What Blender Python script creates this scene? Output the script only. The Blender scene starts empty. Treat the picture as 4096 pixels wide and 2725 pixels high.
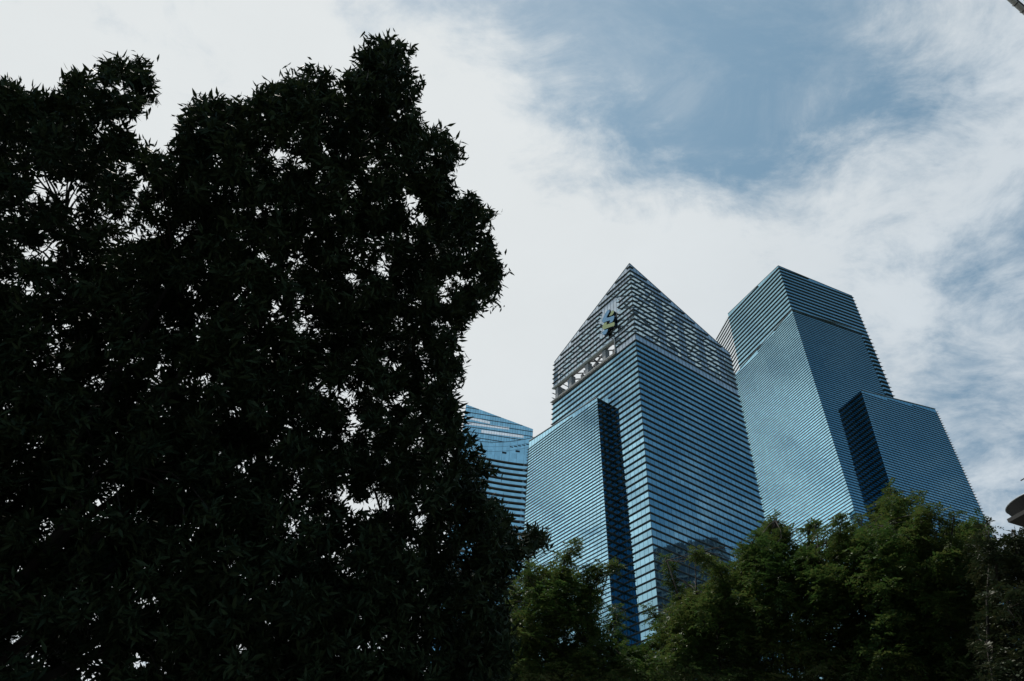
import bpy, math, random
import numpy as np
from mathutils import Matrix, Vector

# ------------------------------------------------------------------ scene
S = bpy.context.scene
COL = S.collection
S.view_settings.view_transform = 'Standard'
S.view_settings.look = 'None'
S.view_settings.exposure = 0.0
S.view_settings.gamma = 1.0
S.cycles.max_bounces = 10
S.cycles.glossy_bounces = 6
S.cycles.transparent_max_bounces = 24
S.cycles.caustics_reflective = False
S.cycles.caustics_refractive = False

# ------------------------------------------------------------------ camera
IW, IH, FPX = 4096.0, 2725.0, 2799.2
PITCH, ROLL, CAMZ = 0.7696, 0.0886, 1.7
FW = np.array([0, math.cos(PITCH), math.sin(PITCH)])
_rt = np.array([1.0, 0, 0]); _up = np.array([0, -math.sin(PITCH), math.cos(PITCH)])
_c, _s = math.cos(ROLL), math.sin(ROLL)
RT = _c * _rt + _s * _up
UP = -_s * _rt + _c * _up
CAM0 = np.array([0.0, 0.0, CAMZ])
cam = bpy.data.cameras.new('camera')
cam.sensor_width = 36.0
cam.lens = FPX / IW * 36.0
cam.clip_start = 0.1
cam.clip_end = 6000
camo = bpy.data.objects.new('camera', cam); COL.objects.link(camo)
M = Matrix.Identity(4)
for i in range(3):
    M[i][0], M[i][1], M[i][2], M[i][3] = RT[i], UP[i], -FW[i], CAM0[i]
camo.matrix_world = M
S.camera = camo

D = 4096.0 / 2357.0          # survey notes are in a 2357 px wide copy of the photo


def ray(x, y):
    d = FW + RT * (x * D - IW / 2) / FPX + UP * (IH / 2 - y * D) / FPX
    return d / np.linalg.norm(d)


def at(x, y, dist):
    """a point seen in that direction, dist metres from the photographer"""
    return CAM0 + ray(x, y) * dist


# ------------------------------------------------------------------ sun and sky
SUN_AZ, SUN_EL = math.radians(-62.0), math.radians(71.0)
SUNDIR = Vector((math.sin(SUN_AZ) * math.cos(SUN_EL), math.cos(SUN_AZ) * math.cos(SUN_EL), math.sin(SUN_EL)))
sl = bpy.data.lights.new('sun', 'SUN'); sl.energy = 3.2; sl.angle = math.radians(0.5); sl.color = (1.0, 0.95, 0.87)
so = bpy.data.objects.new('sun', sl); COL.objects.link(so)
so.rotation_euler = SUNDIR.to_track_quat('Z', 'Y').to_euler()

W = bpy.data.worlds.new('World'); S.world = W; W.use_nodes = True
nt = W.node_tree; nt.nodes.clear(); L = nt.links.new


def N(t, **kw):
    n = nt.nodes.new(t)
    for k, v in kw.items():
        setattr(n, k, v)
    return n


def mth(op, a, b=None, clamp=False):
    n = N('ShaderNodeMath', operation=op, use_clamp=clamp)
    for i, v in enumerate((a, b)):
        if v is None: continue
        if isinstance(v, (int, float)): n.inputs[i].default_value = v
        else: L(v, n.inputs[i])
    return n.outputs[0]


def mixc(f, a, b, blend='MIX'):
    n = N('ShaderNodeMix', data_type='RGBA', blend_type=blend)
    for i, v in ((0, f), (6, a), (7, b)):
        if isinstance(v, (int, float)): n.inputs[i].default_value = v
        elif isinstance(v, tuple): n.inputs[i].default_value = (*v, 1)
        else: L(v, n.inputs[i])
    return n.outputs[2]


tc = N('ShaderNodeTexCoord')
DIR = tc.outputs['Generated']
sky = N('ShaderNodeTexSky', sky_type='NISHITA', sun_disc=False)
sky.sun_elevation = SUN_EL
sky.sun_rotation = SUN_AZ
sky.air_density = 1.3; sky.dust_density = 1.6; sky.ozone_density = 1.4
sep = N('ShaderNodeSeparateXYZ'); L(DIR, sep.inputs[0])
zz = mth('MAXIMUM', mth('ADD', sep.outputs[2], 0.12), 0.05)
comb = N('ShaderNodeCombineXYZ')
L(mth('DIVIDE', sep.outputs[0], zz), comb.inputs[0]); L(mth('DIVIDE', sep.outputs[1], zz), comb.inputs[1])
PL = comb.outputs[0]


def noise(scale, detail, rough, dist=0.0, off=(0, 0, 0), stretch=(1, 1, 1), rot=0.0):
    mp = N('ShaderNodeMapping'); L(PL, mp.inputs[0])
    mp.inputs['Location'].default_value = off; mp.inputs['Scale'].default_value = stretch
    mp.inputs['Rotation'].default_value = (0, 0, rot)
    n = N('ShaderNodeTexNoise'); L(mp.outputs[0], n.inputs['Vector'])
    n.inputs['Scale'].default_value = scale; n.inputs['Detail'].default_value = detail
    n.inputs['Roughness'].default_value = rough; n.inputs['Distortion'].default_value = dist
    return n.outputs[0]


def blob(d, rad, w):
    d = Vector(tuple(float(q) for q in d)).normalized()
    vm = N('ShaderNodeVectorMath', operation='DOT_PRODUCT'); L(DIR, vm.inputs[0]); vm.inputs[1].default_value = d
    mr = N('ShaderNodeMapRange', interpolation_type='SMOOTHSTEP')
    L(vm.outputs[1], mr.inputs[0]); mr.inputs[1].default_value = math.cos(math.radians(rad)); mr.inputs[2].default_value = 1.0
    mr.inputs[3].default_value = 0.0; mr.inputs[4].default_value = w
    return mr.outputs[0]


def azel(az, el):
    az, el = math.radians(az), math.radians(el)
    return (math.sin(az) * math.cos(el), math.cos(az) * math.cos(el), math.sin(el))


cover = None
CLOUD = [  # where cloud banks and clear holes stand in the sky
    (ray(600, 560), 58, 0.62), (ray(1350, 640), 26, 0.42), (azel(-72, 33), 40, -0.05),
    (ray(1750, 700), 18, 0.16), (ray(900, 250), 16, 0.12),
    (ray(1400, 10), 20, -0.46), (ray(1620, 80), 19, -0.55), (ray(1840, 190), 17, -0.52), (ray(1700, -60), 18, -0.45), (ray(1230, 0), 11, -0.40),
    (ray(1980, 340), 9, -0.25), (ray(2140, 120), 14, 0.36), (ray(2340, 585), 6, -0.28), (ray(2220, 430), 15, 0.16),
    (ray(2330, 800), 9, -0.18), (ray(880, 0), 5, -0.4),
    (azel(104, 38), 38, -0.40), (azel(112, 40), 24, -0.40), (azel(195, 40), 75, -2.2), (azel(166, 33), 25, 2.9)]
for d, r, w in CLOUD:
    b = blob(d, r, w)
    cover = b if cover is None else mth('ADD', cover, b)
n1 = noise(2.3, 10, 0.60, 0.25, (3.1, 1.7, 0))
n2 = noise(6.0, 9, 0.66, 0.45, (1.3, 7.2, 0), (1, 1.35, 1), 0.5)
n3 = noise(17.0, 6, 0.62, 0.35, (5.3, 2.2, 0), (1, 1.3, 1), 0.5)
nn = mth('ADD', mth('ADD', mth('MULTIPLY', mth('SUBTRACT', n1, 0.5), 1.9), mth('MULTIPLY', mth('SUBTRACT', n2, 0.5), 2.3)), mth('MULTIPLY', mth('SUBTRACT', n3, 0.5), 0.9))
dens = mth('ADD', mth('ADD', nn, cover), 0.42)
mr = N('ShaderNodeMapRange', interpolation_type='SMOOTHSTEP'); L(dens, mr.inputs[0])
mr.inputs[1].default_value = -0.40; mr.inputs[2].default_value = 0.95
veil = N('ShaderNodeMapRange', interpolation_type='SMOOTHSTEP'); L(mth('ADD', mth('MULTIPLY', n2, 0.6), mth('MULTIPLY', n1, 0.4)), veil.inputs[0])
veil.inputs[1].default_value = 0.40; veil.inputs[2].default_value = 0.68; veil.inputs[3].default_value = 0.0; veil.inputs[4].default_value = 0.36
veil = mth('MULTIPLY', veil.outputs[0], mth('SUBTRACT', 1.0, blob(azel(200, 38), 95, 1.0)))
CL = mth('MAXIMUM', mr.outputs[0], mth('ADD', mth('MULTIPLY', mr.outputs[0], 0.75), veil), False)
CL = mth('MINIMUM', CL, 1.0)
near = blob(azel(-58, 50), 100, 1.0)
cloudcol = mixc(near, (4.7, 5.6, 6.5), (7.65, 8.0, 8.1))
# light and dark folds inside the banks
fold = mth('ADD', mth('MULTIPLY', noise(4.2, 8, 0.6, 0.4, (9, 4, 0)), 0.30), 0.85)
cb = N('ShaderNodeCombineColor'); [L(fold, cb.inputs[i]) for i in range(3)]
cloudcol = mixc(mth('SUBTRACT', 1.0, mth('MULTIPLY', near, 0.75)), cloudcol, mixc(1.0, cloudcol, cb.outputs[0], 'MULTIPLY'))
glow = mth('MULTIPLY', blob(azel(-71, 33), 13, 1.0), 4.5)
cg = N('ShaderNodeCombineColor'); [L(glow, cg.inputs[i]) for i in range(3)]
cloudcol = mixc(1.0, cloudcol, cg.outputs[0], 'ADD')
hs = N('ShaderNodeHueSaturation'); hs.inputs['Saturation'].default_value = 0.82; hs.inputs['Value'].default_value = 1.0
L(sky.outputs[0], hs.inputs['Color'])
skycol = mixc(0.65, hs.outputs[0], mixc(near, (0.70, 2.05, 3.35), (2.05, 3.85, 5.15)))
skycol = mixc(blob(azel(202, 38), 78, 0.97), skycol, (0.22, 0.80, 1.60))
skycol = mixc(1.0, skycol, (6.0, 6.8, 7.4), 'DARKEN')
final = mixc(CL, skycol, cloudcol)
bg = N('ShaderNodeBackground'); bg.inputs[1].default_value = 0.1
L(final, bg.inputs[0])
wo = N('ShaderNodeOutputWorld'); L(bg.outputs[0], wo.inputs[0])

# ------------------------------------------------------------------ materials
MAT = {}


def mat(name):
    m = bpy.data.materials.new(name); m.use_nodes = True
    MAT[name] = m
    return m, m.node_tree, m.node_tree.nodes['Principled BSDF']


def simple(name, col, rough=0.5, metal=0.0, var=0.0, scale=1.0, spec=0.5):
    m, t, b = mat(name)
    b.inputs['Roughness'].default_value = rough; b.inputs['Metallic'].default_value = metal
    b.inputs['Specular IOR Level'].default_value = spec
    b.inputs['Base Color'].default_value = (*col, 1)
    if var:
        g = t.nodes.new('ShaderNodeNewGeometry')
        n = t.nodes.new('ShaderNodeTexNoise'); n.inputs['Scale'].default_value = scale; n.inputs['Detail'].default_value = 5
        t.links.new(g.outputs['Position'], n.inputs['Vector'])
        r = t.nodes.new('ShaderNodeMapRange'); t.links.new(n.outputs[0], r.inputs[0])
        r.inputs[1].default_value = 0.25; r.inputs[2].default_value = 0.75
        r.inputs[3].default_value = 1 - var; r.inputs[4].default_value = 1 + var
        mx = t.nodes.new('ShaderNodeVectorMath'); mx.operation = 'SCALE'
        mx.inputs[0].default_value = col; t.links.new(r.outputs[0], mx.inputs['Scale'])
        t.links.new(mx.outputs[0], b.inputs['Base Color'])
    return m


def pane_glass(name, tint, pw, ph, tilt, var, rough=0.025, rows=0.0):
    """coated mirror glass: every pane (pw x ph metres on its UV) leans and tints a little differently"""
    m, t, b = mat(name)
    ln = t.links.new
    uv = t.nodes.new('ShaderNodeUVMap')
    dv = t.nodes.new('ShaderNodeVectorMath'); dv.operation = 'DIVIDE'; ln(uv.outputs[0], dv.inputs[0]); dv.inputs[1].default_value = (pw, ph, 1)
    fl = t.nodes.new('ShaderNodeVectorMath'); fl.operation = 'FLOOR'; ln(dv.outputs[0], fl.inputs[0])
    wn = t.nodes.new('ShaderNodeTexWhiteNoise'); wn.noise_dimensions = '3D'; ln(fl.outputs[0], wn.inputs['Vector'])
    sb = t.nodes.new('ShaderNodeVectorMath'); sb.operation = 'SUBTRACT'; ln(wn.outputs['Color'], sb.inputs[0]); sb.inputs[1].default_value = (.5, .5, .5)
    sc = t.nodes.new('ShaderNodeVectorMath'); sc.operation = 'SCALE'; ln(sb.outputs[0], sc.inputs[0]); sc.inputs['Scale'].default_value = tilt
    # slow waviness of the float glass
    ge = t.nodes.new('ShaderNodeNewGeometry')
    nz = t.nodes.new('ShaderNodeTexNoise'); nz.inputs['Scale'].default_value = 0.55; nz.inputs['Detail'].default_value = 2
    ln(ge.outputs['Position'], nz.inputs['Vector'])
    s2 = t.nodes.new('ShaderNodeVectorMath'); s2.operation = 'SUBTRACT'; ln(nz.outputs['Color'], s2.inputs[0]); s2.inputs[1].default_value = (.5, .5, .5)
    s3 = t.nodes.new('ShaderNodeVectorMath'); s3.operation = 'SCALE'; ln(s2.outputs[0], s3.inputs[0]); s3.inputs['Scale'].default_value = tilt * 1.2
    ad = t.nodes.new('ShaderNodeVectorMath'); ad.operation = 'ADD'; ln(sc.outputs[0], ad.inputs[0]); ln(s3.outputs[0], ad.inputs[1])
    a2 = t.nodes.new('ShaderNodeVectorMath'); a2.operation = 'ADD'; ln(ge.outputs['Normal'], a2.inputs[0]); ln(ad.outputs[0], a2.inputs[1])
    nm = t.nodes.new('ShaderNodeVectorMath'); nm.operation = 'NORMALIZE'; ln(a2.outputs[0], nm.inputs[0])
    ln(nm.outputs[0], b.inputs['Normal'])
    mr = t.nodes.new('ShaderNodeMapRange'); ln(wn.outputs['Value'], mr.inputs[0]); mr.inputs[3].default_value = 1 - var; mr.inputs[4].default_value = 1 + var
    sx = t.nodes.new('ShaderNodeSeparateXYZ'); ln(fl.outputs[0], sx.inputs[0])
    md = t.nodes.new('ShaderNodeMath'); md.operation = 'PINGPONG'; ln(sx.outputs[1], md.inputs[0]); md.inputs[1].default_value = 1.0
    m2 = t.nodes.new('ShaderNodeMath'); m2.operation = 'MULTIPLY_ADD'; ln(md.outputs[0], m2.inputs[0]); m2.inputs[1].default_value = -rows; m2.inputs[2].default_value = 1.0
    m3 = t.nodes.new('ShaderNodeMath'); m3.operation = 'MULTIPLY'; ln(mr.outputs[0], m3.inputs[0]); ln(m2.outputs[0], m3.inputs[1])
    cs = t.nodes.new('ShaderNodeVectorMath'); cs.operation = 'SCALE'; cs.inputs[0].default_value = tint; ln(m3.outputs[0], cs.inputs['Scale'])
    ln(cs.outputs[0], b.inputs['Base Color'])
    b.inputs['Metallic'].default_value = 1.0; b.inputs['Roughness'].default_value = rough
    return m


TINT = (0.295, 0.525, 0.63)
pane_glass('tower_glass', TINT, 1.5, 2.15, 0.007, 0.07, rows=0.16)
pane_glass('dense_glass', TINT, 1.5, 1.075, 0.006, 0.07)
pane_glass('crown_panel', (0.55, 0.61, 0.65), 1.5, 2.15, 0.03, 0.10, 0.28)
pane_glass('pale_glass', (0.80, 0.84, 0.86), 1.5, 2.15, 0.01, 0.06)
pane_glass('home_glass', (0.22, 0.46, 0.61), 1.6, 3.6, 0.02, 0.12, 0.05)
simple('fin_metal', (0.16, 0.178, 0.195), 0.5, 0.25, 0.10, 0.7)
simple('mullion_metal', (0.16, 0.19, 0.21), 0.45, 0.5)
simple('trim_metal', (0.42, 0.44, 0.45), 0.4, 0.4, 0.08, 0.5)
simple('column_metal', (0.36, 0.37, 0.38), 0.5, 0.2, 0.08, 0.8)
simple('louvre_metal', (0.20, 0.21, 0.22), 0.5, 0.2)
simple('concrete', (0.34, 0.33, 0.32), 0.85, 0, 0.15, 0.4)
simple('balcony_slab', (0.34, 0.35, 0.37), 0.7, 0, 0.10, 0.5)
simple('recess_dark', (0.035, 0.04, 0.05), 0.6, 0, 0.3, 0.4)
simple('dark_facade', (0.03, 0.05, 0.08), 0.4, 0, 0.4, 0.3)
simple('lamp_metal', (0.62, 0.64, 0.62), 0.6, 0.0, 0.18, 9.0)
simple('lamp_joint', (0.10, 0.10, 0.10), 0.6, 0.3)
simple('drum_metal', (0.030, 0.026, 0.023), 0.6, 0, 0.1, 0.6, 0.25)
simple('steel_dark', (0.05, 0.047, 0.044), 0.6, 0.0, 0, 1, 0.3)
simple('bark', (0.04, 0.033, 0.026), 0.9, 0, 0.35, 9.0)
simple('sign_return', (0.018, 0.03, 0.05), 0.45)
simple('asphalt', (0.05, 0.05, 0.052), 0.9, 0, 0.2, 0.8)
simple('lawn', (0.05, 0.08, 0.03), 0.95, 0, 0.35, 1.5)
simple('plaza_stone', (0.10, 0.10, 0.095), 0.8, 0, 0.2, 0.6)
simple('pavement', (0.30, 0.29, 0.27), 0.85, 0, 0.15, 1.2)


def face_plate(name, col):
    m, t, b = mat(name)
    uv = t.nodes.new('ShaderNodeNewGeometry')
    n = t.nodes.new('ShaderNodeTexNoise'); n.inputs['Scale'].default_value = 1.2; t.links.new(uv.outputs['Position'], n.inputs['Vector'])
    r = t.nodes.new('ShaderNodeMapRange'); t.links.new(n.outputs[0], r.inputs[0]); r.inputs[3].default_value = 0.8; r.inputs[4].default_value = 1.2
    s = t.nodes.new('ShaderNodeVectorMath'); s.operation = 'SCALE'; s.inputs[0].default_value = col; t.links.new(r.outputs[0], s.inputs['Scale'])
    t.links.new(s.outputs[0], b.inputs['Base Color']); b.inputs['Roughness'].default_value = 0.35


face_plate('sign_blue', (0.12, 0.40, 0.70)); face_plate('sign_green', (0.42, 0.52, 0.20))


def leaf_mat(name, c1, c2, c3, scale, transl, rough=0.45, spec=0.5):
    m, t, b = mat(name); ln = t.links.new
    g = t.nodes.new('ShaderNodeNewGeometry')
    n = t.nodes.new('ShaderNodeTexNoise'); n.inputs['Scale'].default_value = scale; n.inputs['Detail'].default_value = 3; ln(g.outputs['Position'], n.inputs['Vector'])
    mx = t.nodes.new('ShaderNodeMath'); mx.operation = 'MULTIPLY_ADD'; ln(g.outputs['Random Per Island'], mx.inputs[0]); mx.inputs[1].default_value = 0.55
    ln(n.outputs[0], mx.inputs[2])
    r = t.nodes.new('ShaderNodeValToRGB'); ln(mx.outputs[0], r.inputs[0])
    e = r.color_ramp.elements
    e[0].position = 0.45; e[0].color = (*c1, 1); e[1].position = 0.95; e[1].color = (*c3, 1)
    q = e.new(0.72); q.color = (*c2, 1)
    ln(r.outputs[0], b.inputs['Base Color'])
    b.inputs['Roughness'].default_value = rough; b.inputs['Specular IOR Level'].default_value = spec
    tr = t.nodes.new('ShaderNodeBsdfTranslucent'); ln(r.outputs[0], tr.inputs[0])
    ms = t.nodes.new('ShaderNodeMixShader'); ms.inputs[0].default_value = transl
    ln(b.outputs[0], ms.inputs[1]); ln(tr.outputs[0], ms.inputs[2])
    ln(ms.outputs[0], t.nodes['Material Output'].inputs[0])


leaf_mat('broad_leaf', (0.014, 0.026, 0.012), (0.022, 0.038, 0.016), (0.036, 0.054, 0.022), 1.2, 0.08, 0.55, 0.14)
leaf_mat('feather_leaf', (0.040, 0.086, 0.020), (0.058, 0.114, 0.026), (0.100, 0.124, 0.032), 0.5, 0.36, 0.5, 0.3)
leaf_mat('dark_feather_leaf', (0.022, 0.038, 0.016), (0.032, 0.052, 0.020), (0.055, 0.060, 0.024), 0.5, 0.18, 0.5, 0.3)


def clear_glass(name, tint, refl):
    m, t, b = mat(name); ln = t.links.new
    tr = t.nodes.new('ShaderNodeBsdfTransparent'); tr.inputs[0].default_value = (*tint, 1)
    gl = t.nodes.new('ShaderNodeBsdfGlossy'); gl.inputs[0].default_value = (0.6, 0.8, 0.9, 1); gl.inputs[1].default_value = 0.03
    ms = t.nodes.new('ShaderNodeMixShader'); ms.inputs[0].default_value = refl
    ln(tr.outputs[0], ms.inputs[1]); ln(gl.outputs[0], ms.inputs[2]); ln(ms.outputs[0], t.nodes['Material Output'].inputs[0])


clear_glass('clear_pane', (0.38, 0.51, 0.57), 0.14)


# ------------------------------------------------------------------ mesh helpers
class MB:
    """collects faces; build() links them as ONE mesh object"""

    def __init__(self):
        self.v, self.f, self.uv, self.mi = [], [], [], []

    def poly(self, pts, uvs=None, m=0):
        b = len(self.v); self.v += [tuple(map(float, p)) for p in pts]; self.f.append(tuple(range(b, b + len(pts))))
        self.uv += list(uvs) if uvs is not None else [(0, 0)] * len(pts); self.mi.append(m)

    def hexa(self, p, m=0):
        """8 corners: 0-3 bottom loop, 4-7 top loop"""
        b = len(self.v); self.v += [tuple(map(float, q)) for q in p]
        for q in ((3, 2, 1, 0), (4, 5, 6, 7), (0, 1, 5, 4), (1, 2, 6, 5), (2, 3, 7, 6), (3, 0, 4, 7)):
            self.f.append(tuple(b + i for i in q)); self.uv += [(0, 0)] * 4; self.mi.append(m)

    def box(self, c, ax, ay, az, hx, hy, hz, m=0):
        c, ax, ay, az = (np.asarray(q, float) for q in (c, ax, ay, az))
        P = [c + sx * hx * ax + sy * hy * ay + sz * hz * az for sz in (-1, 1) for sx, sy in ((-1, -1), (1, -1), (1, 1), (-1, 1))]
        self.hexa(P, m)

    def beam(self, a, b, w, h, m=0, upv=(0, 0, 1)):
        a, b = np.asarray(a, float), np.asarray(b, float); d = b - a; l = np.linalg.norm(d); d /= l
        s = np.cross(d, upv); s /= max(np.linalg.norm(s), 1e-6); u = np.cross(s, d)
        self.box((a + b) / 2, d, s, u, l / 2, w / 2, h / 2, m)

    def tube(self, pts, rad, seg=7, m=0):
        b = len(self.v); pts = [np.asarray(p, float) for p in pts]
        for i, p in enumerate(pts):
            d = pts[min(i + 1, len(pts) - 1)] - pts[max(i - 1, 0)]; d /= max(np.linalg.norm(d), 1e-9)
            s = np.cross(d, (0.31, 0.2, 0.93)); s /= max(np.linalg.norm(s), 1e-6); u = np.cross(s, d)
            for k in range(seg):
                a = 2 * math.pi * k / seg
                self.v.append(tuple(p + rad[i] * (math.cos(a) * s + math.sin(a) * u)))
        for i in range(len(pts) - 1):
            for k in range(seg):
                k2 = (k + 1) % seg
                self.f.append((b + i * seg + k, b + i * seg + k2, b + (i + 1) * seg + k2, b + (i + 1) * seg + k)); self.uv += [(0, 0)] * 4; self.mi.append(m)
        for r in (tuple(b + k for k in range(seg))[::-1], tuple(b + (len(pts) - 1) * seg + k for k in range(seg))):
            self.f.append(r); self.uv += [(0, 0)] * seg; self.mi.append(m)

    def build(self, name, mats, parent=None, smooth=False, recalc=False):
        me = bpy.data.meshes.new(name); me.from_pydata(self.v, [], self.f)
        ul = me.uv_layers.new(name='UVMap')
        ul.data.foreach_set('uv', np.asarray(self.uv, float).ravel())
        for mm in ([mats] if isinstance(mats, str) else mats): me.materials.append(MAT[mm])
        me.polygons.foreach_set('material_index', self.mi)
        if smooth: me.polygons.foreach_set('use_smooth', [True] * len(me.polygons))
        me.update()
        return link(name, me, parent)


def link(name, data, parent=None):
    o = bpy.data.objects.new(name, data); COL.objects.link(o)
    if parent is not None:
        o.parent = parent; o.matrix_parent_inverse = Matrix.Translation(-Vector(parent.location))
    return o


def thing(name, label, cat, loc=(0, 0, 0), group=None):
    o = bpy.data.objects.new(name, None); COL.objects.link(o); o.location = tuple(float(q) for q in loc)
    o['label'] = label; o['category'] = cat
    if group: o['group'] = group
    return o


def quads_mesh(name, V, F, m, parent=None):
    me = bpy.data.meshes.new(name)
    nf, k = F.shape
    me.vertices.add(len(V)); me.vertices.foreach_set('co', V.astype(np.float32).ravel())
    me.loops.add(nf * k); me.loops.foreach_set('vertex_index', F.astype(np.int32).ravel())
    me.polygons.add(nf); me.polygons.foreach_set('loop_start', np.arange(0, nf * k, k, dtype=np.int32))
    me.update(calc_edges=True); me.materials.append(MAT[m])
    return link(name, me, parent)


# ------------------------------------------------------------------ ground
g = MB(); g.poly([(-3000, -3000, 0), (3000, -3000, 0), (3000, 3000, 0), (-3000, 3000, 0)])
o = g.build('ground', 'lawn'); o['kind'] = 'structure'
g = MB(); g.poly([(-60, -60, .004), (60, -60, .004), (60, 20.4, .004), (-60, 20.4, .004)])
o = g.build('pavement', 'plaza_stone'); o['kind'] = 'structure'
g = MB(); g.poly([(-400, 26, .004), (400, 26, .004), (400, 40, .004), (-400, 40, .004)])
o = g.build('road', 'asphalt'); o['kind'] = 'structure'
g = MB(); g.box((0, 23, .07), (1, 0, 0), (0, 1, 0), (0, 0, 1), 400, 2.5, .07)
g.box((0, 43.5, .07), (1, 0, 0), (0, 1, 0), (0, 0, 1), 400, 3.0, .07)
o = g.build('pavement', 'pavement'); o['kind'] = 'structure'
g = MB(); g.poly([(-300, 60, .004), (400, 60, .004), (400, 420, .004), (-300, 420, .004)])
o = g.build('pavement', 'plaza_stone'); o['kind'] = 'structure'

Z = np.array([0, 0, 1.0])


# ------------------------------------------------------------------ tower face tools
class Face:
    """a vertical facade: origin p, along direction d, outward normal n"""

    def __init__(self, p, d, n):
        self.p, self.d, self.n = (np.asarray(q, float) for q in (p, d, n))

    def pt(self, u, z, off=0.0):
        return np.array([*(self.p + self.d * u + self.n * off)[:2], z])

    def panel(self, mb, uz, m=0, off=0.0):
        pts = [self.pt(u, z, off) for u, z in uz]
        a = np.cross(pts[1] - pts[0], pts[2] - pts[0])
        if np.dot(a, self.n) < 0: pts.reverse(); uz = list(uz)[::-1]
        mb.poly(pts, [(u, z - 154.87 % FLOOR) for u, z in uz], m)

    def fin(self, mb, u0, u1, z, dep, th, e0=0.0, e1=0.0, m=0, off=0.0):
        """horizontal sunshade blade; e0/e1 mitre the outer edge past a corner; the nose is thinner than the root"""
        a = 0.003 + off
        P = []
        for zz_in, zz_out in ((z - th, z - th * 0.45), (z, z)):
            P += [self.pt(u0, zz_in, a), self.pt(u1, zz_in, a), self.pt(u1 + e1, zz_out, a + dep), self.pt(u0 - e0, zz_out, a + dep)]
        mb.hexa(P, m)

    def mull(self, mb, u, z0, z1, w=0.04, dep=0.03, m=0, off=0.0):
        P = []
        for zz_ in (z0, z1):
            P += [self.pt(u - w / 2, zz_, off + .002), self.pt(u + w / 2, zz_, off + .002), self.pt(u + w / 2, zz_, off + dep), self.pt(u - w / 2, zz_, off + dep)]
        mb.hexa(P, m)


def unit(a):
    return np.array([math.cos(a), math.sin(a), 0.0])


FLOOR = 2.15
# ------------------------------------------------------------------ tower with the sliced pointed top
A = np.array([38.12, 152.98, 0]); ZA = 154.87
dL, dR = unit(2.1356), unit(0.5211); wL, wR = 41.35, 44.5
nL = np.array([-dL[1], dL[0], 0]); nR = np.array([dR[1], -dR[0], 0])
P_l, P_r, P_b = A + dL * wL, A + dR * wR, A + dL * wL + dR * wR
TOPZ = 192.0


def roofA(u, v):
    return TOPZ - 17.5 * (u / wL + v / wR)


tw = thing('office_tower', 'blue glass office tower with pointed sliced grey crown and emblem', 'office tower', (*A[:2], 0), 'blue glass office towers')
FL = Face(A, dL, nL); FR = Face(A, dR, nR)
FBL = Face(P_l, dR, -nR); FBR = Face(P_r, dL, -nL)     # the two hidden sides
WALLS_A = []
for fc, w in ((FL, wL), (FR, wR), (FBL, wR), (FBR, wL)):
    gl = MB(); fc.panel(gl, [(0, 0), (w, 0), (w, ZA), (0, ZA)])
    WALLS_A.append(gl.build('curtain_wall', 'tower_glass', tw))
    mu = MB()
    for k in range(int(w / 1.5) + 1): fc.mull(mu, min(0.06 + k * 1.5, w - .06), 0, ZA - .01)
    mu.build('mullions', 'mullion_metal', WALLS_A[-1])

# lower wing on the left face: projects, reaches past the corner, its inner edge leans
AD = 4.3
UA0 = lambda z: 13.8 + (z - 138.3) * 0.0483
UA1 = 48.2
ZW0, ZW1 = 138.3, 140.9
FW_ = Face(A + nL * AD, dL, nL)
wing = MB()
FW_.panel(wing, [(UA0(0), 0), (UA1, 0), (UA1, ZW1), (UA0(ZW0), ZW0)])
p = [FL.pt(UA0(0), 0), FW_.pt(UA0(0), 0), FW_.pt(UA0(ZW0), ZW0), FL.pt(UA0(ZW0), ZW0)]
wing.poly(p[::-1], [(0, 0), (AD, 0), (AD, ZW0), (0, ZW0)])
p = [FW_.pt(UA1, 0), FW_.pt(UA1, 0, -14), FW_.pt(UA1, ZW1, -14), FW_.pt(UA1, ZW1)]
wing.poly(p[::-1], [(0, 0), (14, 0), (14, ZW1), (0, ZW1)])
wing.poly([FL.pt(wL, 0, -9.7), FW_.pt(UA1, 0, -14), FW_.pt(UA1, ZW1, -14), FL.pt(wL, ZW1 - .4, -9.7)], [(0, 0), (7, 0), (7, 140), (0, 140)])
wing.poly([FL.pt(UA0(ZW0), ZW0), FW_.pt(UA0(ZW0), ZW0), FW_.pt(UA1, ZW1), FW_.pt(UA1, ZW1, -14), FL.pt(wL, ZW1 - .4, -9.7), FL.pt(wL, ZW1 - .4)], m=1)
wg = wing.build('lower_wing', ['dense_glass', 'trim_metal'], tw)
wf = MB()
for k in range(int(ZW1 / 1.075)):
    z = ZA - 16.6 - 0.5 - k * 1.075
    if z < 1: break
    u0 = UA0(z)
    for zt in (0,):
        pass
    # blades stop where the sloping parapet cuts them
    ue0 = u0 if z < ZW0 - 0.7 else UA0(z) + math.ceil((z + 0.7 - ZW0) / (ZW1 - ZW0) * 3) * 11.5
    if ue0 < UA1 - 2: FW_.fin(wf, ue0, UA1, z, 0.23, 0.085, 0, 0.4)
    if k % 2 == 0:
        q0, q1 = FL.pt(UA0(z), z, .02), FW_.pt(UA0(z), z, -.02)
        s = -dL
        wf.hexa([q0 + s * .003 - Z * .13, q1 + s * .003 - Z * .13, q1 + s * .5 - Z * .08, q0 + s * .5 - Z * .08, q0 + s * .003, q1 + s * .003, q1 + s * .5, q0 + s * .5])
    wf.hexa([FW_.pt(UA1, z - .13, -13.9) + dL * .003, FW_.pt(UA1, z - .13) + dL * .003, FW_.pt(UA1, z - .06, .5) + dL * .5, FW_.pt(UA1, z - .06, -13.9) + dL * .5,
             FW_.pt(UA1, z, -13.9) + dL * .003, FW_.pt(UA1, z) + dL * .003, FW_.pt(UA1, z, .5) + dL * .5, FW_.pt(UA1, z, -13.9) + dL * .5])
wf.build('wing_sunshade', 'fin_metal', wg)
wm = MB()
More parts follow.
